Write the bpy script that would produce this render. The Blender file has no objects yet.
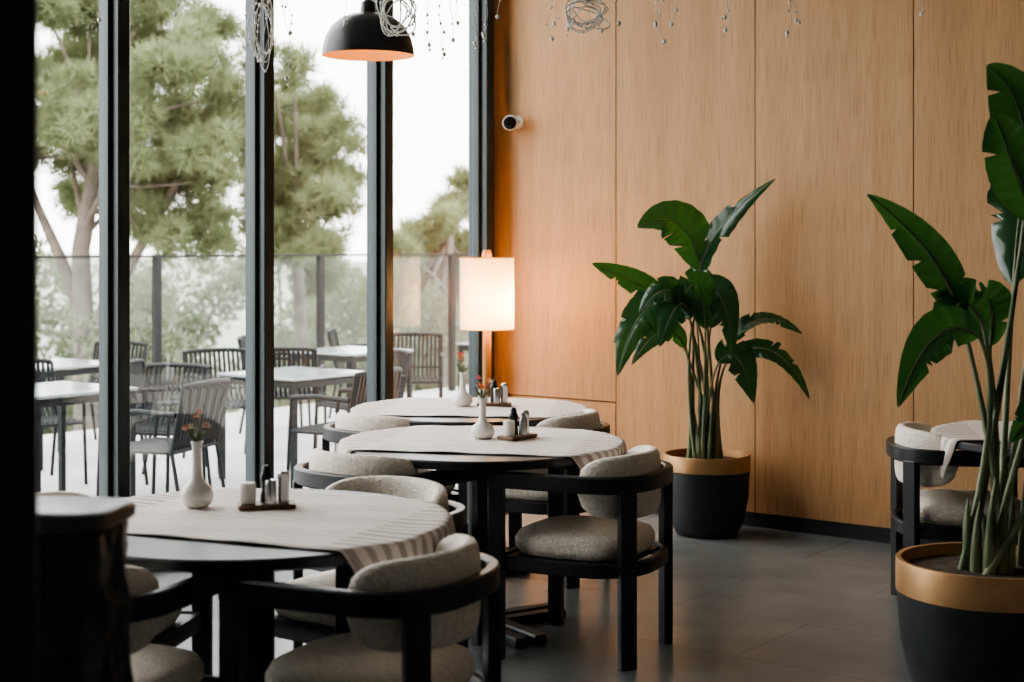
import bpy, math, random
from mathutils import Vector, Matrix
import bmesh
random.seed(7)
scene = bpy.context.scene
COL = scene.collection
D = bpy.data

# ------------------------------------------------------------------ helpers
class MB:
    def __init__(s): s.v=[]; s.f=[]; s.uv=[]
    def add(s, vs, fs):
        o=len(s.v); s.v += [tuple(v) for v in vs]; s.f += [tuple(i+o for i in f) for f in fs]; return s
    def box(s, c, size, rz=0, bev=0.0):
        x,y,z=[k/2 for k in size]; b=min(bev,x*.9,y*.9,z*.9)
        vs=[];fs=[]
        if b<=0:
            vs=[(i*x,j*y,k*z) for k in(-1,1) for j in(-1,1) for i in(-1,1)]
            fs=[(0,2,3,1),(4,5,7,6),(0,1,5,4),(2,6,7,3),(0,4,6,2),(1,3,7,5)]
        else:
            def ring(hx,hy,z0):
                return [(hx-b,-hy,z0),(hx,-hy+b,z0),(hx,hy-b,z0),(hx-b,hy,z0),(-hx+b,hy,z0),(-hx,hy-b,z0),(-hx,-hy+b,z0),(-hx+b,-hy,z0)]
            rings=[ring(x-b*.6,y-b*.6,-z),ring(x,y,-z+b),ring(x,y,z-b),ring(x-b*.6,y-b*.6,z)]
            for r in rings: vs+=r
            for k in range(3):
                for i in range(8):
                    a=k*8+i; c2=k*8+(i+1)%8
                    fs.append((a,c2,c2+8,a+8))
            fs.append(tuple(range(7,-1,-1))); fs.append(tuple(range(24,32)))
        ca,sa=math.cos(rz),math.sin(rz)
        return s.add([(c[0]+v[0]*ca-v[1]*sa, c[1]+v[0]*sa+v[1]*ca, c[2]+v[2]) for v in vs], fs)
    def tube(s, pts, rad, seg=8, cap=True):
        pts=[Vector(p) for p in pts]; n=len(pts)
        if not isinstance(rad,(list,tuple)): rad=[rad]*n
        vs=[];fs=[]; up=None
        for i,p in enumerate(pts):
            t=(pts[min(i+1,n-1)]-pts[max(i-1,0)])
            t = t.normalized() if t.length>1e-9 else Vector((0,0,1))
            if up is None:
                up=Vector((0,0,1)) if abs(t.z)<.9 else Vector((1,0,0))
            a=t.cross(up)
            if a.length<1e-6: a=t.cross(Vector((0,1,0)))
            a.normalize(); b=a.cross(t).normalized(); up=b
            for k in range(seg):
                th=2*math.pi*k/seg
                vs.append(p+a*math.cos(th)*rad[i]+b*math.sin(th)*rad[i])
        for i in range(n-1):
            for k in range(seg):
                k2=(k+1)%seg
                fs.append((i*seg+k,i*seg+k2,(i+1)*seg+k2,(i+1)*seg+k))
        if cap:
            fs.append(tuple(range(seg))[::-1]); fs.append(tuple((n-1)*seg+k for k in range(seg)))
        return s.add(vs,fs)
    def lathe(s, prof, c=(0,0,0), seg=32, fn=None):
        vs=[];fs=[];n=len(prof)
        for i,(r,z) in enumerate(prof):
            for k in range(seg):
                th=2*math.pi*k/seg; rr=r
                if fn: rr=r*fn(th,z)
                vs.append((c[0]+rr*math.cos(th),c[1]+rr*math.sin(th),c[2]+z))
        for i in range(n-1):
            for k in range(seg):
                k2=(k+1)%seg
                fs.append((i*seg+k,i*seg+k2,(i+1)*seg+k2,(i+1)*seg+k))
        if prof[0][0]>1e-4: fs.append(tuple(range(seg))[::-1])
        if prof[-1][0]>1e-4: fs.append(tuple((n-1)*seg+k for k in range(seg)))
        return s.add(vs,fs)
    def sweep(s, pts, w, h, z0):
        n=len(pts); vs=[];fs=[]
        for i in range(n):
            a=Vector(pts[max(i-1,0)]); b=Vector(pts[min(i+1,n-1)]); t=(b-a).normalized(); nn=Vector((-t.y,t.x))
            p=Vector(pts[i]); c=.006
            for (o,z) in ((-w/2,c),(-w/2+c,0),(w/2-c,0),(w/2,c),(w/2,h-c),(w/2-c,h),(-w/2+c,h),(-w/2,h-c)):
                q=p+nn*o; vs.append((q.x,q.y,z0+z))
        for i in range(n-1):
            for k in range(8):
                k2=(k+1)%8; fs.append((i*8+k,(i+1)*8+k,(i+1)*8+k2,i*8+k2))
        fs.append(tuple(range(8))); fs.append(tuple((n-1)*8+k for k in range(8))[::-1])
        return s.add(vs,fs)
    def mesh(s, name, mat=None, smooth=False, angle=None):
        m=D.meshes.new(name); m.from_pydata(s.v,[],s.f); m.update()
        bm=bmesh.new(); bm.from_mesh(m); bmesh.ops.recalc_face_normals(bm,faces=bm.faces)
        if smooth:
            lim=math.radians(angle if angle else 40)
            for f in bm.faces: f.smooth=True
            for e in bm.edges:
                if len(e.link_faces)==2 and e.calc_face_angle(0)>lim: e.smooth=False
        bm.to_mesh(m); bm.free()
        if mat: m.materials.append(mat)
        return m
def obj(name, mesh, parent=None, loc=(0,0,0), rz=0):
    o=D.objects.new(name,mesh); COL.objects.link(o); o.location=loc; o.rotation_euler=(0,0,rz)
    if parent: o.parent=parent
    return o
def empty(name, loc=(0,0,0), rz=0):
    o=D.objects.new(name,None); COL.objects.link(o); o.location=loc; o.rotation_euler=(0,0,rz); o.empty_display_size=.1
    return o
def rad(a): return math.radians(a)
def bez(a,b,c,n):
    a,b,c=Vector(a),Vector(b),Vector(c)
    return [a*(1-t)**2+b*2*t*(1-t)+c*t*t for t in [i/n for i in range(n+1)]]

# ------------------------------------------------------------------ materials
def mat(name, col=(.5,.5,.5), rough=.5, metal=0, emis=None, es=0, spec=None, coat=0):
    m=D.materials.new(name); m.use_nodes=True; b=m.node_tree.nodes['Principled BSDF']
    b.inputs['Base Color'].default_value=(*col,1); b.inputs['Roughness'].default_value=rough; b.inputs['Metallic'].default_value=metal
    if emis: b.inputs['Emission Color'].default_value=(*emis,1); b.inputs['Emission Strength'].default_value=es
    if spec is not None: b.inputs['Specular IOR Level'].default_value=spec
    if coat: b.inputs['Coat Weight'].default_value=coat
    return m
def N(m,t,**k):
    n=m.node_tree.nodes.new(t)
    for a,v in k.items():
        if hasattr(n,a): setattr(n,a,v)
    return n
def L(m,a,b): m.node_tree.links.new(a,b)
def noisy(m, c1, c2, scale=(1,1,1), nscale=5, detail=6, bump=0, coord='pos', rough=None, bscale=None, dist=.01):
    nt=m.node_tree; b=nt.nodes['Principled BSDF']
    if coord=='pos': src=N(m,'ShaderNodeNewGeometry').outputs['Position']
    else: src=N(m,'ShaderNodeTexCoord').outputs['Object']
    mp=N(m,'ShaderNodeMapping'); mp.inputs['Scale'].default_value=scale; L(m,src,mp.inputs['Vector'])
    nz=N(m,'ShaderNodeTexNoise'); nz.inputs['Scale'].default_value=nscale; nz.inputs['Detail'].default_value=detail; L(m,mp.outputs[0],nz.inputs['Vector'])
    cr=N(m,'ShaderNodeValToRGB'); cr.color_ramp.elements[0].position=.32; cr.color_ramp.elements[1].position=.68
    cr.color_ramp.elements[0].color=(*c1,1); cr.color_ramp.elements[1].color=(*c2,1)
    L(m,nz.outputs['Fac'],cr.inputs[0]); L(m,cr.outputs[0],b.inputs['Base Color'])
    if bump:
        n2=nz
        if bscale:
            n2=N(m,'ShaderNodeTexNoise'); n2.inputs['Scale'].default_value=bscale; n2.inputs['Detail'].default_value=3; L(m,mp.outputs[0],n2.inputs['Vector'])
        bp=N(m,'ShaderNodeBump'); bp.inputs['Strength'].default_value=bump; bp.inputs['Distance'].default_value=dist
        L(m,n2.outputs['Fac'],bp.inputs['Height']); L(m,bp.outputs[0],b.inputs['Normal'])
    return cr

# oak veneer
M_wood=mat('oak_veneer',(.5,.3,.15),.5)
nt=M_wood.node_tree; B=nt.nodes['Principled BSDF']
g=N(M_wood,'ShaderNodeNewGeometry')
oi=N(M_wood,'ShaderNodeObjectInfo')
mp=N(M_wood,'ShaderNodeMapping'); mp.inputs['Scale'].default_value=(9,9,.4); L(M_wood,g.outputs['Position'],mp.inputs['Vector'])
comb=N(M_wood,'ShaderNodeCombineXYZ'); mm=N(M_wood,'ShaderNodeMath',operation='MULTIPLY'); mm.inputs[1].default_value=37; L(M_wood,oi.outputs['Random'],mm.inputs[0]); L(M_wood,mm.outputs[0],comb.inputs[1]); L(M_wood,comb.outputs[0],mp.inputs['Location'])
n1=N(M_wood,'ShaderNodeTexNoise'); n1.inputs['Scale'].default_value=1.0; n1.inputs['Detail'].default_value=6; n1.inputs['Distortion'].default_value=1.2; L(M_wood,mp.outputs[0],n1.inputs['Vector'])
cr=N(M_wood,'ShaderNodeValToRGB'); e=cr.color_ramp.elements; e[0].position=.28; e[0].color=(.425,.23,.10,1); e[1].position=.72; e[1].color=(.515,.298,.143,1); L(M_wood,n1.outputs['Fac'],cr.inputs[0])
mp2=N(M_wood,'ShaderNodeMapping'); mp2.inputs['Scale'].default_value=(170,170,5); L(M_wood,g.outputs['Position'],mp2.inputs['Vector'])
n2=N(M_wood,'ShaderNodeTexNoise'); n2.inputs['Scale'].default_value=1; n2.inputs['Detail'].default_value=4; L(M_wood,mp2.outputs[0],n2.inputs['Vector'])
cr2=N(M_wood,'ShaderNodeValToRGB'); e=cr2.color_ramp.elements; e[0].position=.36; e[0].color=(.76,.72,.67,1); e[1].position=.52; e[1].color=(1,1,1,1); L(M_wood,n2.outputs['Fac'],cr2.inputs[0])
mx=N(M_wood,'ShaderNodeMix',data_type='RGBA',blend_type='MULTIPLY'); mx.inputs[0].default_value=1
L(M_wood,cr.outputs[0],mx.inputs[6]); L(M_wood,cr2.outputs[0],mx.inputs[7]); L(M_wood,mx.outputs[2],B.inputs['Base Color'])

# floor tiles
M_floor=mat('floor_tile',(.12,.12,.12),.26)
B=M_floor.node_tree.nodes['Principled BSDF']
g=N(M_floor,'ShaderNodeNewGeometry')
br=N(M_floor,'ShaderNodeTexBrick'); br.offset=.5
br.inputs['Scale'].default_value=1; br.inputs['Brick Width'].default_value=1.2; br.inputs['Row Height'].default_value=.6; br.inputs['Mortar Size'].default_value=.003; br.inputs['Mortar Smooth'].default_value=.1
br.inputs['Color1'].default_value=(1,1,1,1); br.inputs['Color2'].default_value=(.975,.975,.975,1); br.inputs['Mortar'].default_value=(.68,.68,.68,1)
L(M_floor,g.outputs['Position'],br.inputs['Vector'])
nz=N(M_floor,'ShaderNodeTexNoise'); nz.inputs['Scale'].default_value=2.5; nz.inputs['Detail'].default_value=9; L(M_floor,g.outputs['Position'],nz.inputs['Vector'])
cr=N(M_floor,'ShaderNodeValToRGB'); e=cr.color_ramp.elements; e[0].position=.3; e[0].color=(.135,.145,.146,1); e[1].position=.7; e[1].color=(.195,.208,.208,1); L(M_floor,nz.outputs['Fac'],cr.inputs[0])
mx=N(M_floor,'ShaderNodeMix',data_type='RGBA',blend_type='MULTIPLY'); mx.inputs[0].default_value=1
L(M_floor,cr.outputs[0],mx.inputs[6]); L(M_floor,br.outputs['Color'],mx.inputs[7]); L(M_floor,mx.outputs[2],B.inputs['Base Color'])

M_plaster=mat('plaster',(.5,.48,.45),.9); noisy(M_plaster,(.50,.49,.47),(.54,.53,.51),nscale=3)
M_frame=mat('window_frame',(.02,.027,.031),.35,.2); noisy(M_frame,(.022,.030,.035),(.03,.039,.045),nscale=4)
M_black=mat('black_wood',(.014,.015,.017),.4); noisy(M_black,(.007,.008,.010),(.014,.015,.018),scale=(1,1,.2),nscale=30,coord='obj')
M_dark=mat('pillar_dark',(.008,.008,.01),.6); noisy(M_dark,(.006,.006,.008),(.009,.009,.012),nscale=6)
M_boucle=mat('boucle_fabric',(.6,.56,.5),.95); noisy(M_boucle,(.68,.60,.51),(.88,.81,.72),nscale=75,coord='obj',bump=.8,bscale=110,dist=.01)
M_deck=mat('deck_concrete',(.55,.54,.52),.8); noisy(M_deck,(.34,.335,.325),(.42,.415,.40),nscale=1.5)
M_pot=mat('pot_black',(.018,.021,.025),.5); noisy(M_pot,(.015,.018,.022),(.024,.028,.033),nscale=20,coord='obj',bump=.15)
M_gold=mat('pot_gold_band',(.62,.36,.17),.42,.55); noisy(M_gold,(.42,.24,.11),(.56,.33,.16),nscale=9,coord='obj')
M_soil=mat('soil',(.05,.03,.02),.95); noisy(M_soil,(.03,.02,.012),(.09,.06,.04),nscale=40,coord='obj',bump=.8)
M_oak=mat('lamp_oak',(.5,.26,.1),.45); noisy(M_oak,(.42,.2,.07),(.55,.3,.12),scale=(20,20,2),nscale=2,coord='obj')
M_ceramic=mat('white_ceramic',(.75,.72,.68),.3); noisy(M_ceramic,(.72,.69,.65),(.78,.75,.71),nscale=8,coord='obj')
M_steel=mat('steel',(.45,.45,.45),.25,1); noisy(M_steel,(.4,.4,.4),(.5,.5,.5),nscale=10,coord='obj')
M_tray=mat('tray_wood',(.12,.06,.03),.5); noisy(M_tray,(.14,.07,.035),(.2,.1,.05),scale=(2,20,2),nscale=3,coord='obj')
M_wire=mat('fairy_wire',(.75,.72,.68),.4); noisy(M_wire,(.6,.58,.55),(.7,.68,.64),nscale=5)
M_bulb=mat('bulb_glass',(.9,.85,.75),.1); noisy(M_bulb,(.85,.8,.75),(.95,.92,.88),nscale=5)
M_metal=mat('outdoor_metal',(.02,.023,.026),.6,0,spec=.2); noisy(M_metal,(.010,.012,.014),(.016,.018,.020),nscale=10)
M_ttop=mat('outdoor_table_top',(.5,.52,.52),.15); noisy(M_ttop,(.20,.23,.23),(.26,.30,.30),nscale=3)
M_bag=mat('bin_liner',(.012,.012,.013),.2); noisy(M_bag,(.016,.016,.017),(.03,.03,.032),nscale=9,coord='obj',bump=1,dist=.04)
M_rim=mat('bin_lid_metal',(.1,.09,.085),.35,.3); noisy(M_rim,(.06,.053,.05),(.10,.09,.083),nscale=12,coord='obj')
M_bark=mat('pine_bark',(.2,.15,.11),.9); noisy(M_bark,(.09,.07,.058),(.18,.145,.12),nscale=6,bump=.5)
M_ground=mat('hillside',(.3,.32,.22),.95); noisy(M_ground,(.20,.225,.16),(.32,.33,.27),nscale=.15)
M_grey_plastic=mat('grey_plastic',(.55,.56,.57),.4); noisy(M_grey_plastic,(.62,.63,.64),(.68,.69,.70),nscale=8)
M_lens=mat('camera_lens',(.01,.01,.012),.1)

def leaf_mat(name,c1,c2,tr,trf,rough=.35,nscale=6):
    m=D.materials.new(name); m.use_nodes=True; nt=m.node_tree; b=nt.nodes['Principled BSDF']; out=nt.nodes['Material Output']
    b.inputs['Roughness'].default_value=rough
    noisy(m,c1,c2,nscale=nscale,coord='obj')
    t=N(m,'ShaderNodeBsdfTranslucent'); t.inputs[0].default_value=(*tr,1)
    mx=N(m,'ShaderNodeMixShader'); mx.inputs[0].default_value=trf
    L(m,b.outputs[0],mx.inputs[1]); L(m,t.outputs[0],mx.inputs[2]); L(m,mx.outputs[0],out.inputs[0]); return m
M_leaf=leaf_mat('strelitzia_leaf',(.008,.036,.018),(.018,.07,.03),(.10,.34,.05),.18,.22)
M_stalk=mat('strelitzia_stalk',(.12,.2,.07),.5); noisy(M_stalk,(.05,.09,.035),(.24,.26,.15),scale=(1,1,.3),nscale=14,coord='obj')
M_pine=leaf_mat('pine_needles',(.095,.115,.055),(.23,.25,.14),(.28,.33,.16),.28,.7,nscale=1.6)
M_shrub=leaf_mat('shrub_leaves',(.11,.13,.08),(.25,.26,.18),(.28,.31,.18),.3,.7,nscale=1.2)

def glass_mat(name,tint,boost=1.0):
    m=D.materials.new(name); m.use_nodes=True; nt=m.node_tree; nt.nodes.clear()
    out=N(m,'ShaderNodeOutputMaterial'); t=N(m,'ShaderNodeBsdfTransparent'); t.inputs[0].default_value=(*tint,1)
    gl=N(m,'ShaderNodeBsdfGlossy'); gl.inputs['Roughness'].default_value=.0
    fr=N(m,'ShaderNodeFresnel'); fr.inputs[0].default_value=1.45
    mu=N(m,'ShaderNodeMath',operation='MULTIPLY'); mu.inputs[1].default_value=boost; mu.use_clamp=True
    mx=N(m,'ShaderNodeMixShader'); L(m,fr.outputs[0],mu.inputs[0]); L(m,mu.outputs[0],mx.inputs[0]); L(m,t.outputs[0],mx.inputs[1]); L(m,gl.outputs[0],mx.inputs[2]); L(m,mx.outputs[0],out.inputs[0]); return m
M_glass=glass_mat('window_glass',(.97,.985,.98),3.0)
M_rglass=glass_mat('railing_glass',(.80,.87,.87),.7)

M_cloth=mat('striped_linen',(.7,.66,.6),.9)
B=M_cloth.node_tree.nodes['Principled BSDF']
uv=N(M_cloth,'ShaderNodeUVMap'); sx=N(M_cloth,'ShaderNodeSeparateXYZ'); L(M_cloth,uv.outputs[0],sx.inputs[0])
def MN(op,a,b=None,m=M_cloth):
    n=N(m,'ShaderNodeMath',operation=op)
    for i,k in enumerate((a,b)):
        if k is None: continue
        if isinstance(k,(int,float)): n.inputs[i].default_value=k
        else: L(m,k,n.inputs[i])
    return n.outputs[0]
st=MN('GREATER_THAN',MN('FRACT',MN('MULTIPLY',sx.outputs[1],20)),.55)
endm=MN('ADD',MN('MULTIPLY',MN('GREATER_THAN',MN('ABSOLUTE',sx.outputs[0]),.40),.7),.22)
fac=MN('MULTIPLY',MN('MULTIPLY',st,endm),.75)
mx=N(M_cloth,'ShaderNodeMix',data_type='RGBA'); L(M_cloth,fac,mx.inputs[0]); mx.inputs[6].default_value=(.72,.65,.60,1); mx.inputs[7].default_value=(.28,.22,.18,1)
L(M_cloth,mx.outputs[2],B.inputs['Base Color'])

M_shade=D.materials.new('lamp_shade_fabric'); M_shade.use_nodes=True; nt=M_shade.node_tree; nt.nodes.clear()
out=N(M_shade,'ShaderNodeOutputMaterial'); t=N(M_shade,'ShaderNodeBsdfTranslucent'); t.inputs[0].default_value=(.9,.8,.6,1)
d=N(M_shade,'ShaderNodeBsdfDiffuse'); d.inputs[0].default_value=(.85,.8,.72,1); mx=N(M_shade,'ShaderNodeMixShader'); mx.inputs[0].default_value=.26
L(M_shade,d.outputs[0],mx.inputs[1]); L(M_shade,t.outputs[0],mx.inputs[2])
L(M_shade,mx.outputs[0],out.inputs[0])
M_pend_in=mat('pendant_inner_glow',(.7,.34,.11),.5,0,(1,.5,.15),.12)  # warm lit look of the inner shade put into its colour and emission
M_pend=mat('pendant_black',(.012,.012,.014),.35)
M_glow=mat('bulb_glow',(1,.8,.5),.3,0,(1,.7,.4),10)

# ------------------------------------------------------------------ room shell
CH=4.2; XR=9.0; YF=-10.5
def simple(name,c,s,m,parent=None,bev=0):
    return obj(name,MB().box((0,0,0),s,0,bev).mesh(name,m),parent,c)
simple('floor',(XR/2,YF/2,-.05),(XR+.2,-YF+.2,.1),M_floor)
simple('ceiling',(XR/2,YF/2,CH+.05),(XR+.2,-YF+.2,.1),M_plaster)
simple('wall_right',(XR+.1,YF/2,CH/2),(.2,-YF,CH),M_plaster)
simple('wall_front',(XR/2,YF-.1,CH/2),(XR+.4,.2,CH),M_plaster)
wb=empty('wall_back',(0,0,0))
simple('backing',(XR/2,.13,CH/2),(XR+.2,.2,CH),M_dark,wb)
edges=[0.005,.908]+[.908+.9075*i for i in range(1,9)]+[XR]
for a,b in zip(edges[:-1],edges[1:]):
    if a<.1:
        simple('oak_panel',((a+b)/2,.015,(.632+CH)/2),(b-a-.008,.03,CH-.632),M_wood,wb)
        simple('oak_panel',((a+b)/2,.015,(.08+.624)/2),(b-a-.008,.03,.624-.08),M_wood,wb)
    else:
        simple('oak_panel',((a+b)/2,.015,(.08+CH)/2),(b-a-.006,.03,CH-.08),M_wood,wb)
simple('baseboard_back',(XR/2,.018,.04),(XR,.02,.08),M_black)

mull=[-.12-.928*i for i in range(8)]
for i,y in enumerate(mull):
    w=empty('window_%d'%(i+1),(0,y,0))
    simple('mullion',(0,0,CH/2),(.15,.07,CH),M_frame,w,.006)
    simple('glazing_bead',(.0,-.045,CH/2),(.05,.02,CH-.1),M_frame,w,.004)
    simple('glazing_bead',(.0,.045,CH/2),(.05,.02,CH-.1),M_frame,w,.004)
    if i==len(mull)-1: break
    ln=y-mull[i+1]
    simple('sill_rail',(0,-ln/2,.04),(.12,ln-.07,.08),M_frame,w,.004)
    simple('head_rail',(0,-ln/2,CH-.06),(.12,ln-.07,.12),M_frame,w,.004)
    me=D.meshes.new('glass'); me.from_pydata([(0,-.03,.07),(0,-ln+.03,.07),(0,-ln+.03,CH-.1),(0,-.03,CH-.1)],[],[(3,2,1,0)]); me.update(); me.materials.append(M_glass)
    if me.polygons[0].normal.x<0: me.flip_normals()
    obj('glass',me,w)
yl=mull[-1]-.035
simple('wall_left_light_block',(-.05,(yl+YF)/2,CH/2),(.2,yl-YF,CH),M_plaster)  # unseen solid wall added instead of more windows, to make the light directional
simple('trim_1',(-.045,-.04,CH/2),(.08,.08,CH),M_frame,None,.004)
simple('pillar',(3.882,-6.375,CH/2),(.30,.30,CH),M_dark,None,.01)

# ------------------------------------------------------------------ dining chair
def upath(w,yf,ys,b,n=22):
    p=[(w,yf),(w,yf-.1),(w,(yf+ys)/2),(w,ys)]
    for i in range(1,n):
        th=math.pi*i/n
        c,s=math.cos(th),math.sin(th); e=.78
        p.append((w*math.copysign(abs(c)**e,c), ys-b*abs(s)**e))
    p+=[(-w,ys),(-w,(yf+ys)/2),(-w,yf-.1),(-w,yf)]
    return p
def build_chair_meshes():
    out={}
    path=upath(.28,.28,-.05,.25)
    out['arm_rail']=MB().sweep(path,.034,.062,.640).mesh('arm_rail',M_black,True,35)
    out['seat_frame']=MB().sweep(upath(.266,.25,-.05,.235),.026,.055,.33).box((0,.25,.3575),(.52,.026,.055),0,.004).box((0,.0,.372),(.5,.46,.012)).mesh('seat_frame',M_black,True,35)
    legs=MB()
    for s_ in(-1,1):
        legs.box((s_*.28,.25,.325),(.036,.06,.65),0,.004)
        legs.box((s_*.212,-.245,.325),(.036,.066,.65),rad(-s_*48),.004)
    out['legs']=legs.mesh('legs',M_black,True,30)
    s=MB(); seg=40
    prof=[(0,.376),(.70,.376),(.93,.384),(1.0,.41),(1.0,.435),(.95,.458),(.82,.470),(.5,.476),(0,.478)]
    vs=[];fs=[]
    for (r,z) in prof:
        for k in range(seg):
            th=2*math.pi*k/seg; c,si=math.cos(th),math.sin(th); e=.62
            vs.append((.248*r*math.copysign(abs(c)**e,c), .245*r*math.copysign(abs(si)**e,si)+.005, z))
    for i in range(len(prof)-1):
        for k in range(seg):
            k2=(k+1)%seg; fs.append((i*seg+k,i*seg+k2,(i+1)*seg+k2,(i+1)*seg+k))
    s.add(vs,fs); out['seat_cushion']=s.mesh('seat_cushion',M_boucle,True,80)
    s=MB(); nu=32; ncs=16; vs=[];fs=[]
    for i in range(nu+1):
        t=-1+2*i/nu; th=-math.pi/2+t*rad(86)
        ex,ey=.232,.215; cx_,cy_=ex*math.cos(th), -.04+ey*math.sin(th)
        nx,ny=math.cos(th)/ex,math.sin(th)/ey; l=math.hypot(nx,ny); nx/=l; ny/=l
        taper=(1-abs(t)**7)**.5 if abs(t)<1 else 0
        hh=.122*(.12+.88*taper)*(1-.12*t*t); zc=.652
        tk=.030*(.25+.75*taper)
        for k in range(ncs):
            a=2*math.pi*k/ncs; c,si=math.cos(a),math.sin(a)
            o=tk*math.copysign(abs(c)**.7,c); z=zc+hh*math.copysign(abs(si)**.55,si)
            vs.append((cx_+nx*o,cy_+ny*o,z))
    for i in range(nu):
        for k in range(ncs):
            k2=(k+1)%ncs; fs.append((i*ncs+k,i*ncs+k2,(i+1)*ncs+k2,(i+1)*ncs+k))
    fs.append(tuple(range(ncs))); fs.append(tuple(nu*ncs+k for k in range(ncs)))
    s.add(vs,fs); out['back_cushion']=s.mesh('back_cushion',M_boucle,True,80)
    return out
CHM=build_chair_meshes()
def dining_chair(x,y,rz):
    e=empty('dining_chair',(x,y,0),rad(rz))
    for k,m in CHM.items(): obj(k,m,e)
for c in [(3.060,-4.493,101.9),(2.484,-2.637,101.9),(1.568,-1.675,103),(1.836,-3.085,0),(1.022,-2.083,-3),
          (2.458,-3.881,181.9),(1.968,-4.561,-63),(2.536,-4.985,16.9),(3.396,-1.115,-60)]:
    dining_chair(*c)

# ------------------------------------------------------------------ tables
TH=.75
def table_meshes(R):
    o={}
    o['table_top']=MB().lathe([(0,.715),(R-.012,.715),(R,.722),(R,.744),(R-.006,TH),(0,TH)],seg=72).mesh('table_top',M_black,True,35)
    o['pedestal']=MB().lathe([(.09,.03),(.09,.045),(.062,.06),(.062,.69),(.16,.70),(.16,.716)],seg=28).mesh('pedestal',M_black,True,35)
    b=MB()
    for k in range(4):
        a=rad(45+90*k); r=.2
        for off in(-.045,.045):
            b.box((math.cos(a)*r-math.sin(a)*off,math.sin(a)*r+math.cos(a)*off,.02),(.34,.06,.04),a,.01)
    o['base_feet']=b.mesh('base_feet',M_black,True,35)
    return o
TM=table_meshes(.57)
def cloth_mesh(R,Lx,W,y0):
    nx,ny=90,40; vs=[];uvs=[];fs=[]
    for j in range(ny+1):
        for i in range(nx+1):
            u=-Lx/2+Lx*i/nx; v=y0-W/2+W*j/ny; r=math.hypot(u,v)
            w=.0015*math.sin(u*23+v*9)+.0012*math.sin(v*31-u*7)
            if r<=R: vs.append((u,v,TH+.005+w))
            else:
                h=r-R; a=math.atan2(v,u); ro=R+.007+.02*min(1,h/.12)*(.5+.5*math.sin(a*26+u*3))
                vs.append((ro*math.cos(a),ro*math.sin(a),TH+.004-h))
            uvs.append((u,v))
    for j in range(ny):
        for i in range(nx):
            a=j*(nx+1)+i; fs.append((a,a+1,a+nx+2,a+nx+1))
    m=D.meshes.new('table_runner'); m.from_pydata(vs,[],fs); m.update()
    ul=m.uv_layers.new(name='UVMap')
    for lp in m.loops: ul.data[lp.index].uv=uvs[lp.vertex_index]
    for p in m.polygons: p.use_smooth=True
    m.materials.append(M_cloth); return m
def vase(x,y,z0,rz=0,tall=1.0,cols=((.8,.3,.08),(.7,.1,.12),(.85,.7,.5)),fs_=1.0,nst=7):
    e=empty('flower_vase',(x,y,z0),rz)
    prof=[(0,0),(.03,0),(.045,.012),(.05,.03),(.043,.05),(.022,.066),(.015,.085),(.014,.15),(.019,.165),(.016,.165),(.011,.15),(.011,.09),(0,.08)]
    obj('vase_body',MB().lathe([(r,z*tall) for r,z in prof],seg=28).mesh('vase_body',M_ceramic,True,60),e)
    st=MB(); rnd=random.Random(int(x*100)); heads=[]
    for k in range(nst):
        dx,dy=rnd.uniform(-.04,.04)*fs_,rnd.uniform(-.04,.04)*fs_; h=.165*tall+rnd.uniform(.03,.085)
        pts=bez((0,0,.12*tall),(dx*.2,dy*.2,.17*tall),(dx,dy,h),5); st.tube(pts,.0016,5); heads.append((pts[-1],k))
    for k in range(8):
        a=k*.8; st.add([(0,0,.16*tall),(.02*math.cos(a),.02*math.sin(a),.19*tall),(.045*math.cos(a)*fs_,.045*math.sin(a)*fs_,.2*tall+.01*(k%3)),(.024*math.cos(a+.3),.024*math.sin(a+.3),.18*tall)],[(0,1,2,3)])
    obj('stems',st.mesh('stems',M_stalk),e)
    for ci,c in enumerate(cols):
        b=MB()
        for p,k in heads:
            if k%3!=ci: continue
            for ring,(rr,zz,n) in enumerate(((.02,.000,9),(.014,.007,7),(.007,.012,5))):
                rr*=fs_
                for q in range(n):
                    a=2*math.pi*q/n+ring*.4
                    d=Vector((math.cos(a),math.sin(a),0)); s2=Vector((-math.sin(a),math.cos(a),0))
                    b.add([p+Vector((0,0,zz)),p+d*rr*.6+s2*rr*.35+Vector((0,0,zz+.004)),p+d*rr+Vector((0,0,zz+.008)),p+d*rr*.6-s2*rr*.35+Vector((0,0,zz+.004))],[(0,1,2,3)])
        if b.v:
            mc=mat('petal_%d'%ci,c,.6); noisy(mc,tuple(k*.8 for k in c),c,nscale=40,coord='obj')
            obj('blossoms',b.mesh('blossoms',mc),e)
def condiments(x,y,z0,rz):
    e=empty('condiment_set',(x,y,z0),rz)
    obj('tray',MB().box((0,0,.007),(.17,.085,.014),0,.004).mesh('tray',M_tray,True,30),e)
    obj('shaker',MB().lathe([(0,0),(.017,0),(.017,.07),(.018,.072),(.018,.088),(.012,.095),(0,.096)],(.05,0,.0145),20).mesh('shaker',M_steel,True,40),e)
    obj('pepper_mill',MB().lathe([(0,0),(.019,0),(.019,.02),(.015,.035),(.015,.055),(.019,.07),(.019,.08),(.013,.088),(.013,.1),(.006,.11),(0,.111)],(.0,.02,.0145),20).mesh('pepper_mill',M_black,True,40),e)
    obj('salt_pot',MB().lathe([(0,0),(.017,0),(.017,.06),(.014,.072),(0,.074)],(.012,-.02,.0145),20).mesh('salt_pot',M_steel,True,40),e)
    obj('sugar_pot',MB().lathe([(0,0),(.022,0),(.024,.01),(.024,.055),(.021,.062),(0,.062)],(-.055,.0,.0145),20).mesh('sugar_pot',M_ceramic,True,40),e)
R0=rad(36.87)
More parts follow.
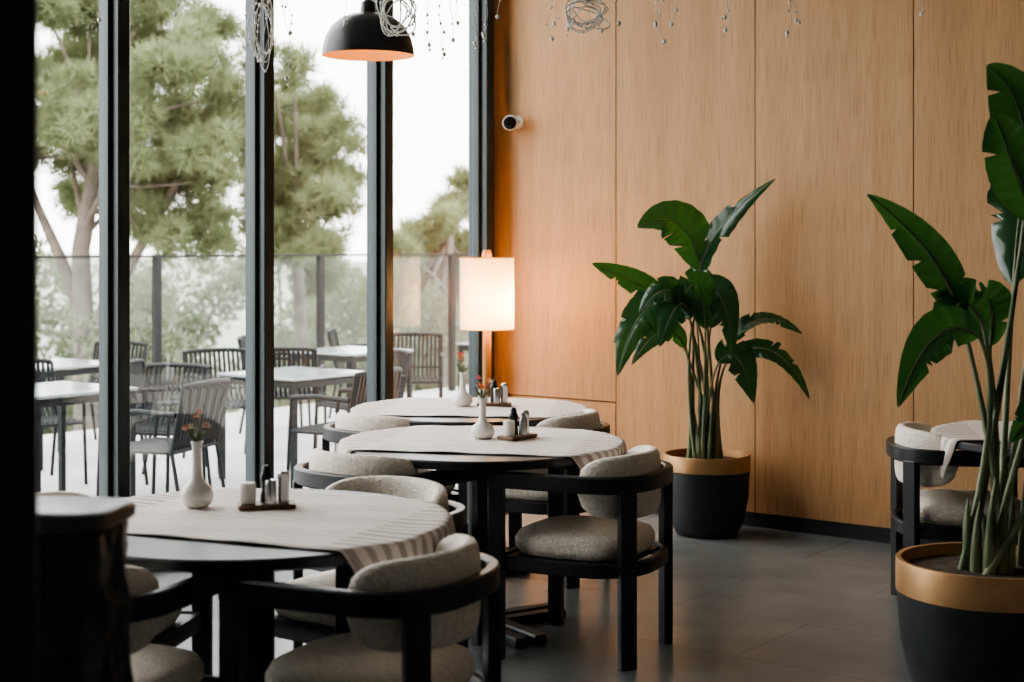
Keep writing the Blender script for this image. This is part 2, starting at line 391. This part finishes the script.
def table(x,y,crz,Lx=1.36,W=.72,y0=.08):
    e=empty('dining_table',(x,y,0),R0+rad(crz))
    for k,m in TM.items(): obj(k,m,e)
    c=obj('table_runner',cloth_mesh(.57,Lx,W,y0),e)
    s=c.modifiers.new('t','SOLIDIFY'); s.thickness=.002; s.offset=1
table(2.512,-4.403,-22,1.38,.80,.07)
table(1.966,-2.625,-12,1.38,.84,.04)
table(1.149,-1.675,-5,1.38,.84,.04)
table(3.822,-.983,-10)
zt=TH+.0085
vase(2.259,-4.392,zt,tall=1.2,cols=((.55,.25,.15),(.6,.38,.3),(.65,.5,.35)),fs_=.75,nst=6)
condiments(2.43,-4.27,zt,R0+.2)
vase(1.94,-2.59,zt,fs_=.8)
condiments(2.05,-2.50,zt,R0+.9)
vase(1.09,-1.66,zt,fs_=.8)
condiments(1.2,-1.55,zt,R0)

# ------------------------------------------------------------------ rounded-rectangular bin, liner folded over the edge, lid on top
e=empty('trash_bin',(3.045,-5.487,0),R0+rad(-8))
def sq(th,z): return 1/((abs(math.cos(th))**5+abs(math.sin(th)*1.25)**5)**.2)
obj('bin_body',MB().lathe([(0,0),(.115,0),(.12,.01),(.130,.93),(.133,.95),(.126,.95),(0,.94)],seg=60,fn=sq).mesh('bin_body',M_dark,True,40),e)
def wr(th,z): return sq(th,z)*(1+.03*math.sin(th*9+z*14)+.022*math.sin(th*17-z*23)+.012*math.sin(th*31+z*40))
obj('bin_liner',MB().lathe([(.126,.935),(.136,.955),(.141,.945),(.143,.90),(.137,.84),(.146,.77),(.139,.68),(.147,.6),(.139,.52),(.145,.44),(.138,.36)],seg=160,fn=wr).mesh('bin_liner',M_bag,True,60),e)
obj('bin_lid',MB().lathe([(0,.958),(.148,.958),(.156,.964),(.157,.985),(.150,.994),(.12,.998),(0,1.0)],seg=80,fn=sq).mesh('bin_lid',M_rim,True,50),e)

# ------------------------------------------------------------------ floor lamp
e=empty('floor_lamp',(.356,-.52,0))
obj('lamp_base',MB().lathe([(0,0),(.13,0),(.135,.008),(.13,.022),(.03,.03),(0,.03)],seg=40).mesh('lamp_base',M_oak,True,40),e)
obj('lamp_pole',MB().lathe([(.024,.028),(.024,1.45),(.028,1.462),(.028,1.5),(.02,1.52),(0,1.522)],seg=20).mesh('lamp_pole',M_oak,True,40),e)
obj('lamp_shade',MB().add(*(lambda n:([(.157*math.cos(2*math.pi*k/n),.157*math.sin(2*math.pi*k/n),z) for z in(1.06,1.475) for k in range(n)],[(k,(k+1)%n,n+(k+1)%n,n+k) for k in range(n)]))(48)).mesh('lamp_shade',M_shade,True,60),e)
obj('shade_ring',MB().tube([(.157*math.cos(a),.157*math.sin(a),1.06) for a in [2*math.pi*k/40 for k in range(41)]],.003,6).tube([(.157*math.cos(a),.157*math.sin(a),1.475) for a in [2*math.pi*k/40 for k in range(41)]],.003,6).tube([(-.157,0,1.45),(.157,0,1.45)],.003,6).tube([(0,-.157,1.45),(0,.157,1.45)],.003,6).mesh('shade_ring',M_oak,True),e)
def point(name,loc,power,col,r,parent=None):
    l=D.lights.new(name,'POINT'); l.energy=power; l.color=col; l.shadow_soft_size=r
    o=D.objects.new(name,l); COL.objects.link(o); o.location=loc
    if parent: o.parent=parent
    return o
point('lamp_light',(.05,.05,1.22),44,(1,.53,.19),.035,e)

# ------------------------------------------------------------------ pendant
e=empty('pendant_lamp',(1.292,-2.568,0))
zb=2.37
dome=[(.2,0),(.198,.03),(.185,.08),(.16,.125),(.12,.16),(.07,.18),(.035,.186),(.03,.23),(.012,.245),(0,.246)]
obj('shade_outer',MB().lathe([(r,z+zb) for r,z in dome],seg=56).mesh('shade_outer',M_pend,True,50),e)
me=D.meshes['shade_outer']
bm=bmesh.new(); bm.from_mesh(me); fs_=[f for f in bm.faces if len(f.verts)>6 and f.calc_center_median().z<zb+.01]; bmesh.ops.delete(bm,geom=fs_,context='FACES'); bm.to_mesh(me); bm.free()
mb=MB(); n=56; pr=[(.2,0),(.195,.03),(.182,.078),(.157,.122),(.118,.156),(.068,.176),(0.001,.18)]
vs=[(r*math.cos(2*math.pi*k/n),r*math.sin(2*math.pi*k/n),zb+z) for r,z in pr for k in range(n)]
mb.add(vs,[(i*n+k,i*n+(k+1)%n,(i+1)*n+(k+1)%n,(i+1)*n+k) for i in range(len(pr)-1) for k in range(n)])
obj('shade_inner',mb.mesh('shade_inner',M_pend_in,True,60),e)
obj('cord',MB().tube([(0,0,zb+.24),(0,0,CH)],.004,8).lathe([(.05,CH-.03),(.05,CH)],seg=20).mesh('cord',M_pend,True,40),e)
obj('bulb',MB().lathe([(0,.05),(.02,.055),(.032,.075),(.03,.1),(.015,.13),(.013,.175)],(0,0,zb),20).mesh('bulb',M_glow,True,60),e)
point('pendant_light',(0,0,zb+.03),.8,(1,.52,.19),.03,e)

# ------------------------------------------------------------------ fairy lights
a0=math.atan2(3.84,4.5)
e=empty('fairy_lights',(.18,-4.08,0),a0)
rnd=random.Random(3); w=MB(); bl=MB()
sup=[(-.14,0,2.95)]+[(s_*.2,0,2.93-.03*math.sin(s_*.2/5.916*math.pi)) for s_ in range(0,31)]+[(6.26,0,2.95)]
w.tube(sup,.004,6)
def bulb(p,r=.005): bl.lathe([(0,-1.6*r),(r,-.6*r),(r,.4*r),(0,1.4*r)],p,8)
def drop(s_,zb_,wob=.012):
    s_=s_*.953+.114; zb_=1.543+(zb_-1.543)*.953
    pts=[]; z=2.90; x=s_;y=0
    while z>zb_:
        pts.append((x,y,z)); z-=.035; x+=rnd.uniform(-wob,wob)+(s_-x)*.1; y+=rnd.uniform(-wob,wob)
        if rnd.random()<.6: bulb((x+rnd.uniform(-.012,.012),y,z),rnd.uniform(.003,.0065))
    pts.append((x,y,zb_)); bulb((x,y,zb_),.008); w.tube(pts,.0012,5)
for s_,zz in [(1.46,2.26),(1.50,2.45),(1.29,2.4),(1.02,2.52),(1.7,2.5),(2.12,2.36),(2.16,2.42),(2.08,2.40),(2.0,2.45),(2.29,2.40),(2.33,2.44),(2.57,2.43),(2.61,2.5),(2.35,2.53),(2.68,2.48),(3.09,2.43),(3.12,2.5),(3.05,2.5),(3.37,2.48),(3.34,2.53),(3.63,2.47),(3.66,2.52),(2.9,2.5),(2.2,2.5),(.7,2.5),(2.83,2.47),(4.2,2.55)]:
    drop(s_,zz)
def loops(s_,zc,rx,rz_,n,thick=.003):
    for k in range(n):
        ax=rx*rnd.uniform(.6,1.15); az=rz_*rnd.uniform(.75,1.1); ox,oz=rnd.uniform(-.02,.02),rnd.uniform(-.025,.025); yy=rnd.uniform(-.03,.03); tl=rnd.uniform(-.5,.5)
        ph=rnd.uniform(0,6)
        pts=[]
        for q in range(25):
            a=2*math.pi*q/24; wv=1+.13*math.sin(a*3+ph); x=ax*math.cos(a)*wv; z=az*math.sin(a)*wv
            pts.append((s_+ox+x*math.cos(tl)-z*math.sin(tl)*.3, yy+.02*math.sin(a*2), zc+oz+z+x*math.sin(tl)*.5))
            if rnd.random()<.25: bulb(pts[-1],.005)
        w.tube(pts,thick,5)
    w.tube([(s_,0,2.90),(s_,0,zc+rz_*.7)],.003,5)
loops(1.416,2.42,.035,.13,7,.0018)
loops(1.955,2.49,.065,.075,7,.003)
loops(2.73,2.49,.085,.05,7,.003)
obj('wires',w.mesh('wires',M_wire,True,60),e); obj('mini_bulbs',bl.mesh('mini_bulbs',M_bulb,True,60),e)

# ------------------------------------------------------------------ security camera
e=empty('security_camera',(.20,-.0,2.30))
obj('mount',MB().tube([(0,-.0,0),(0,-.012,0)],.04,24).tube([(0,-.01,0),(0,-.05,.0)],.016,12).mesh('mount',M_grey_plastic,True,40),e)
dv=Vector((.55,-.8,-.12)).normalized()
c0=Vector((-.03,-.045,0))
obj('housing',MB().tube([c0,c0+dv*.004,c0+dv*.10,c0+dv*.11],[.036,.045,.045,.042],28).mesh('housing',M_grey_plastic,True,40),e)
obj('lens',MB().tube([c0+dv*.11,c0+dv*.116,c0+dv*.118],[.040,.038,.024],28).mesh('lens',M_lens,True,40),e)

# ------------------------------------------------------------------ plants
def leaf(mb_,stk,base,bb,ctrl,tip,w,nh,r0=.013,fold=.35,seed=0):
    base,bb,ctrl,tip=map(Vector,(base,bb,ctrl,tip)); nh=Vector(nh).normalized()
    rnd=random.Random(seed*7+1)
    t0=(ctrl-bb).normalized()
    c1=bb-t0*(bb-base).length*.4
    c1.x=c1.x*.5+(base.x*.5+bb.x*.5)*.5; c1.y=c1.y*.5+(base.y*.5+bb.y*.5)*.5
    sp=bez(base,c1,bb,12)
    stk.tube(sp,[r0*(1-.6*i/12) for i in range(13)],8)
    n=48; pts=bez(bb,ctrl,tip,n); cols=6
    notch={}
    for _ in range(rnd.randint(3,6)):
        notch[(rnd.randint(9,n-9),rnd.choice((-1,1)))]=rnd.uniform(.4,.9)
    vs=[];fs=[]
    for i,p in enumerate(pts):
        t=(pts[min(i+1,n)]-pts[max(i-1,0)]).normalized()
        side=t.cross(nh)
        if side.length<.05: side=t.cross(Vector((1,0,0)))
        side.normalize(); nn=side.cross(t).normalized()
        s=i/n
        prof=(math.sin(math.pi*min(1,s**.66)))**.75 if 0<s<1 else 0
        prof=max(prof,.015)
        hw=w/2*prof
        for j in range(-cols,cols+1):
            q=j/cols; sg=1 if j>0 else -1
            k=1.0
            if (i,sg) in notch: k=1-notch[(i,sg)]*abs(q)**2
            lobe=sum(1 for (ii,ss) in notch if ss==sg and ii<i)
            flop=.12*w*math.sin(lobe*2.1+seed)*q*q*prof
            rip=.022*w*math.sin(s*60+seed)*abs(q)*prof
            sweep=t*abs(q)*hw*.35
            vs.append(p+side*hw*q*k*(1-.12*fold)+sweep*k+nn*(abs(q)*hw*fold*.9*k - .3*hw*q*q*k)+nn*(rip+flop))
    W=2*cols+1
    for i in range(n):
        for j in range(2*cols):
            a=i*W+j; fs.append((a,a+1,a+W+1,a+W))
    mb_.add(vs,fs)
    stk.tube(pts,[r0*.38*(1-.85*i/n)+.0008 for i in range(n+1)],6)
def pot(e,R,H,band):
    prof=[(0,0),(R*.62,0),(R*.72,H*.02),(R*.86,H*.18),(R*.96,H*.45),(R,H-band)]
    obj('pot_body',MB().lathe(prof,seg=56).mesh('pot_body',M_pot,True,45),e)
    obj('pot_band',MB().lathe([(R*.99,H-band),(R*1.012,H-band+.004),(R*1.012,H-.004),(R*1.005,H),(R*.95,H),(R*.94,H-.05)],seg=56).mesh('pot_band',M_gold,True,45),e)
    obj('soil',MB().lathe([(0,H-.035),(R*.5,H-.03),(R*.945,H-.04)],seg=40).mesh('soil',M_soil,True,60),e)
def plant(x,y,R,H,band,leaves,r0,extra):
    e=empty('potted_bird_of_paradise',(x,y,0),R0)
    pot(e,R,H,band)
    lm=MB(); st=MB(); rnd=random.Random(11)
    for i,lf in enumerate(leaves):
        bb,ct,tp,w,nh=lf
        a=rnd.uniform(0,6.28); q=rnd.uniform(.1,.42)*R
        base=(q*math.cos(a)+bb[0]*.15,q*math.sin(a),H-.05)
        leaf(lm,st,base,bb,ct,tp,w,nh,r0,seed=i)
    for k in range(extra):
        a=2*math.pi*k/extra; q=R*.22
        h=rnd.uniform(.12,.32)
        st.tube(bez((q*math.cos(a),q*math.sin(a),H-.05),(q*1.1*math.cos(a),q*1.1*math.sin(a),H+h*.4),(q*1.2*math.cos(a+.3),q*1.2*math.sin(a+.3),H+h),6),[r0*1.3,r0*1.3,r0*1.2,r0*1.0,r0*.8,r0*.5,.002],7)
    obj('leaves',lm.mesh('leaves',M_leaf,True,80),e); obj('stalks',st.mesh('stalks',M_stalk,True,80),e)
F=(-.2,-.8,.5)
LA=[((-.07,0,1.22),(-.06,0,1.62),(.35,-.12,1.90),.17,(-.7,-.6,.4)),
    ((-.03,0,1.40),(-.10,0,1.80),(-.38,-.10,1.64),.28,(0,-.85,.5)),
    ((-.20,0,1.22),(-.36,-.02,1.36),(-.62,-.06,1.45),.15,F),
    ((-.16,-.06,1.25),(-.40,-.12,1.30),(-.49,-.16,.86),.20,(-.3,-.8,.4)),
    ((-.06,-.06,1.22),(.08,-.16,1.46),(.10,-.26,.96),.2,(.2,-1,.3)),
    ((.10,-.05,1.02),(.26,-.1,1.26),(.48,-.18,1.08),.12,(.1,-.6,.8)),
    ((.12,-.05,.95),(.36,-.15,1.12),(.51,-.22,.74),.13,(.3,-.8,.5)),
    ((.05,-.08,.92),(.15,-.15,1.08),(.22,-.2,.72),.2,(.3,-1,.2)),
    ((-.18,0,1.12),(-.30,.02,1.34),(-.50,0,1.02),.17,F),
    ((-.05,.06,1.18),(-.1,.05,1.5),(.10,.02,1.16),.2,(.3,-.9,.3)),
    ((-.10,-.1,1.15),(-.16,-.2,1.38),(-.28,-.28,1.02),.2,(0,-1,.4)),
    ((-.02,-.1,1.1),(-.05,-.2,1.45),(-.14,-.25,1.3),.18,(.1,-1,.2)),
    ((.02,.0,1.1),(.06,-.1,1.3),(.14,-.1,1.22),.14,(0,-1,.2)),
    ((-.12,-.1,1.2),(-.22,-.2,1.42),(-.38,-.22,1.2),.17,(0,-.8,.6)),
    ((-.12,-.05,1.0),(-.24,-.15,1.22),(-.42,-.2,.92),.14,(0,-.8,.6))]
plant(1.698,-.326,.23,.43,.085,LA,.0115,9)
LB=[((.13,0,1.70),(.14,-.02,2.05),(-.03,-.08,2.14),.20,(-.5,-.8,.2)),
    ((-.09,0,1.30),(-.17,0,1.55),(-.42,-.05,1.715),.15,(-.5,-.7,.5)),
    ((-.05,-.06,1.24),(-.22,-.12,1.36),(-.35,-.18,1.02),.16,(-.3,-.9,.4)),
    ((-.02,0,1.28),(-.1,.0,1.46),(-.18,-.05,1.20),.17,F),
    ((.22,-.14,.99),(.12,-.22,1.08),(-.03,-.30,.92),.14,(0,-.9,.45)),
    ((.02,.05,1.2),(.06,.1,1.44),(-.03,.05,1.34),.15,(0,-1,.3)),
    ((.24,0,1.4),(.42,0,1.9),(.74,0,1.85),.28,(-.6,-.6,.4)),
    ((.22,.1,1.6),(.32,.2,2.3),(.66,.2,2.4),.28,(-.6,-.6,.4)),
    ((.14,-.04,1.62),(.05,-.08,1.84),(-.02,-.12,1.98),.2,(-.2,-1,.1)),
    ((.2,-.1,1.2),(.34,-.2,1.5),(.5,-.3,1.1),.24,(.3,-.9,.4)),
    ((.15,.2,1.4),(.25,.4,1.9),(.35,.6,1.8),.24,(0,.2,.9))]
plant(3.972,-2.433,.30,.49,.11,LB,.016,10)

# ------------------------------------------------------------------ outside
ZD=-.08
simple('terrace_deck',(-2.7,1.5,ZD-.15),(5.2,22,.3),M_deck)
rl=empty('glass_railing',(-5.0,0,ZD))
for k in range(-4,6):
    y=1.54+2.1*k
    simple('rail_post',(0,y,.76),(.06,.07,1.52),M_metal,rl,.004)
    me=D.meshes.new('rail_glass'); me.from_pydata([(0,y+.05,.08),(0,y+2.05,.08),(0,y+2.05,1.5),(0,y+.05,1.5)],[],[(0,1,2,3)]); me.update(); me.materials.append(M_rglass)
    if me.polygons[0].normal.x<0: me.flip_normals()
    obj('rail_glass',me,rl)
simple('rail_cap',(0,2.5,1.53),(.045,21,.02),M_metal,rl)

def out_chair_mesh():
    m=MB(); t=.012
    for s_ in(-1,1):
        x=.26*s_
        m.tube([(x,.24,0),(x*.98,.22,.44),(x,.2,.64)],t,8); m.tube([(x*.95,-.3,0),(x*.95,-.22,.42),(x*.95,-.3,.80)],t,8)
        m.tube([(x,.2,.64),(x*1.04,0,.655),(x*.98,-.25,.64)],t*1.4,8)
        m.tube([(x*.96,.22,.42),(x*.95,-.22,.42)],t,8)
    m.tube([(-.25,.22,.42),(.25,.22,.42)],t,8); m.tube([(-.25,-.22,.42),(.25,-.22,.42)],t,8)
    top=[(-.247,-.3,.80)]+[(.247*math.sin(a),-.30-.03*math.cos(a),.80+.015*math.cos(a)) for a in [rad(d) for d in range(-70,71,20)]]+[(.247,-.3,.80)]
    m.tube(top,t*1.4,8)
    for k in range(13):
        x=-.225+.0375*k; m.tube([(x,.21,.43),(x,-.2,.425),(x,-.25,.5),(x,-.315,.80)],.012,6)
    m.tube([(-.24,-.25,.52),(.24,-.25,.52)],.01,6)
    return m.mesh('outdoor_chair',M_metal,True,50)
OC=out_chair_mesh()
def cam2w(a): return rad(a)+R0-math.pi/2
for x,y,a in [(-2.42,-.44,0),(-2.05,1.0,215),(-2.85,.42,-60),(-1.12,-.18,150),(-2.7,-2.32,60),(-3.05,-1.15,-50),(-1.38,-1.45,160),(-4.35,.4,-110),(-3.1,2.85,-90),(-3.92,2.0,0),(-3.0,1.22,90),(-4.5,-1.15,30),(-2.0,2.95,70),(-2.9,4.5,-90),(-2.1,-.92,-110),(-1.85,4.35,-120),(-4.1,3.3,0)]:
    obj('outdoor_chair',OC,None,(x,y,ZD+.003),cam2w(a))
def out_table(x,y):
    e=empty('outdoor_table',(x,y,ZD),.0)
    obj('top',MB().box((0,0,.73),(.76,.76,.02),0,.006).mesh('top',M_ttop,True,30),e)
    m=MB()
    for i in(-1,1):
        for j in(-1,1): m.box((i*.35,j*.35,.36),(.035,.035,.715))
        m.box((i*.35,0,.69),(.03,.66,.04)); m.box((0,i*.35,.69),(.66,.03,.04))
    obj('legs',m.mesh('legs',M_metal),e)
for p in [(-1.85,.12),(-2.2,-1.65),(-3.1,2.05),(-2.6,3.7),(-3.9,-.4)]: out_table(*p)

def hill_mesh():
    vs=[];fs=[];nx,ny=60,60
    for j in range(ny+1):
        for i in range(nx+1):
            x=-5.4-(i/nx)**1.6*600; y=-150+700*j/ny
            d=-5.4-x; z=-3.2-.03*min(d,200)+(max(0,d-150)/450)*9*(.6+.4*math.sin(y*.02+1)+.25*math.sin(y*.051))
            vs.append((x,y,z))
    for j in range(ny):
        for i in range(nx):
            a=j*(nx+1)+i; fs.append((a,a+1,a+nx+2,a+nx+1))
    return MB().add(vs,fs).mesh('ground_hillside',M_ground,True,80)
obj('ground_hillside',hill_mesh())

import numpy as np
def foliage_mesh(name,blobs,dens,ln,wd,seed,nn,m,flat=.75,power=.4):
    rs=np.random.RandomState(seed); P=[];DD=[]
    for (x,y,z,r) in blobs:
        cnt=int(dens*r*r)
        if cnt<1: continue
        d=rs.normal(size=(cnt,3)); d/=np.linalg.norm(d,axis=1)[:,None]
        q=r*rs.random_sample(cnt)**power
        p=np.array([x,y,z])+d*q[:,None]*np.array([1,1,flat]); P.append(p); DD.append(d)
    P=np.concatenate(P); DD=np.concatenate(DD)
    P=np.repeat(P,nn,axis=0); DD=np.repeat(DD,nn,axis=0)
    a=DD*.7+rs.normal(scale=.75,size=P.shape)+np.array([0,0,.35]); a/=np.linalg.norm(a,axis=1)[:,None]
    s_=np.cross(a,rs.normal(size=P.shape)); s_/=np.linalg.norm(s_,axis=1)[:,None]; s_*=wd
    V=np.stack([P-s_,P+s_,P+a*ln*rs.uniform(.7,1.2,size=(len(P),1))],axis=1).reshape(-1,3)
    n=len(P); me=D.meshes.new(name); me.vertices.add(3*n); me.vertices.foreach_set('co',V.astype('f').ravel())
    me.loops.add(3*n); me.loops.foreach_set('vertex_index',np.arange(3*n,dtype='i'))
    me.polygons.add(n); me.polygons.foreach_set('loop_start',np.arange(0,3*n,3,dtype='i')); me.update(calc_edges=True); me.validate()
    me.materials.append(m); return me
def tree(name,loc,trunk,blobs,matl,dens=1100,ln=.19,wd=.007,seed=1,nb=4):
    e=empty(name,loc,R0); rnd=random.Random(seed)
    t=MB()
    for pts,r in trunk: t.tube(pts,[r*(1-.5*i/(len(pts)-1)) for i in range(len(pts))],10)
    top=Vector(trunk[0][0][-1]); mid=Vector(trunk[0][0][-2])
    for b in blobs:
        base=mid.lerp(top,rnd.uniform(.1,1))
        t.tube(bez(base,(base.x*.5+b[0]*.5,b[1]*.4,b[2]-b[3]*.3),(b[0],b[1],b[2]),6),[.045,.035,.03,.02,.016,.012,.008],6)
    obj('trunk_branches',t.mesh('trunk_branches',M_bark,True,60),e)
    sub=[]
    for (x,y,z,r) in blobs:
        for k in range(20):
            d=Vector((rnd.gauss(0,1),rnd.gauss(0,1),rnd.gauss(0,1))).normalized()*r*rnd.uniform(.3,1.05)
            sub.append((x+d.x,y+d.y,z+d.z*.75,r*rnd.uniform(.22,.42)))
    obj('needles',foliage_mesh('needles',sub,dens,ln,wd,seed,10,matl,.75,.6),e)
s=.0118
def bl_(lst,px0,s_,rnd): return [((px-px0)*s_,rnd.uniform(-1,1),1.543-(y-246)*s_+3.3,r*s_) for px,y,r in lst]
rr=random.Random(2)
x,y=(-8.856,4.071)
tree('pine_tree',(x,y,-3.3),[([(-.15,0,0),(-.28,0,2.2),(-.33,.1,3.6),(-.35,0,4.8),(-.1,0,6.2)],.17),([(-.32,.1,3.9),(-.62,.1,4.7),(-.95,0,5.5)],.09),([(-.30,.0,3.5),(.2,.1,4.6),(.8,0,5.6)],.09)],
  bl_([(60,60,58),(130,45,60),(190,70,50),(110,120,62),(205,125,46),(50,140,50),(170,175,42),(20,110,55),(85,10,50),(150,5,45),(225,95,32),(-20,60,60),(-10,150,55),(218,180,32),(120,195,38),(50,195,30),(160,110,45),(205,215,30),(155,225,30),(185,245,24),(222,150,30),(150,160,40),(205,30,36),(45,10,45),(215,240,22)],110,s,rr),M_pine,seed=3)
x,y=(-7.86,6.2)
tree('pine_tree',(x,y,-3.3),[([(.2,0,0),(.1,0,2.5),(.0,.1,4.2),(-.1,.1,5.6)],.12)],
  bl_([(300,120,45),(328,150,36),(290,185,48),(332,205,32),(305,78,24),(285,240,36),(330,245,30),(345,125,16),(258,170,38),(258,110,30),(268,60,22),(310,280,30),(348,175,16),(262,225,30)],300,.0125,rr),M_pine,seed=4)
x,y=(-8.66,9.84)
tree('pine_tree',(x,y,-3.3),[([(0,0,0),(.1,0,2.5),(.2,.1,4.0),(.2,.1,5)],.12)],
  bl_([(440,240,28),(457,205,20),(420,270,28),(400,300,30),(450,290,36),(462,250,28),(403,255,22),(465,180,14),(380,290,25),(420,320,25),(425,235,20),(448,220,18),(405,235,12)],435,.0148,rr),M_pine,dens=1100,ln=.22,wd=.010,seed=5)
rnd=random.Random(9); e=empty('shrub_hedge',(0,0,0))
blobs=[]
for k in range(46):
    yy=-3+17*k/45; xx=-6.6-rnd.uniform(0,4); zz=-1.5+rnd.uniform(-.2,1.9)*rnd.random(); blobs.append((xx,yy,zz,rnd.uniform(.6,1.05)))
for k in range(80):
    yy=0+34*k/79; xx=-14-rnd.uniform(0,8); zz=-1.9+rnd.uniform(0,3.4)*rnd.random(); blobs.append((xx,yy,zz,rnd.uniform(1.1,1.8)))
sub=[]
for (a,b,c,r) in blobs:
    for k in range(8):
        d=Vector((rnd.gauss(0,1),rnd.gauss(0,1),rnd.gauss(0,1))).normalized()*r*rnd.uniform(.4,.8); sub.append((a+d.x,b+d.y,c+d.z,r*.42))
obj('leaf_mass',foliage_mesh('leaf_mass',sub,320,.14,.028,9,5,M_shrub,.9),e)
tk=MB()
for (a,b,c,r) in blobs: tk.tube([(a,b,-3.9),(a+.1,b,(c-3.4)/2),(a,b,c)],[.06,.05,.03],6)
obj('shrub_stems',tk.mesh('shrub_stems',M_bark),e)

# ------------------------------------------------------------------ world, camera
wd=D.worlds.new('overcast_sky'); scene.world=wd; wd.use_nodes=True; nt=wd.node_tree
bg=nt.nodes['Background']; tc=nt.nodes.new('ShaderNodeTexCoord'); sp=nt.nodes.new('ShaderNodeSeparateXYZ'); cr=nt.nodes.new('ShaderNodeValToRGB')
nt.links.new(tc.outputs['Generated'],sp.inputs[0]); nt.links.new(sp.outputs[2],cr.inputs[0]); nt.links.new(cr.outputs[0],bg.inputs[0])
cr.color_ramp.elements[0].position=0; cr.color_ramp.elements[0].color=(.90,.90,.875,1); cr.color_ramp.elements[1].position=.5; cr.color_ramp.elements[1].color=(1,1,.99,1)
bg.inputs[1].default_value=5.8
su=D.lights.new('sun_soft','SUN'); su.energy=1.8; su.angle=rad(30); su.color=(1,.96,.9)
so=D.objects.new('sun_soft',su); COL.objects.link(so); so.rotation_euler=(rad(35),rad(-25),0); so.location=(-5,0,10)

cam=D.cameras.new('camera'); co=D.objects.new('camera',cam); COL.objects.link(co)
co.location=(5.752,-7.473,1.543); co.rotation_euler=(rad(90),0,R0)
cam.lens=53.4; cam.sensor_width=36; cam.shift_y=-.0928; cam.clip_end=2000
cam.dof.use_dof=True; cam.dof.focus_distance=6.4; cam.dof.aperture_fstop=2.8
scene.camera=co
scene.view_settings.view_transform='AgX'
scene.view_settings.look='AgX - Medium High Contrast'
scene.view_settings.exposure=0.45
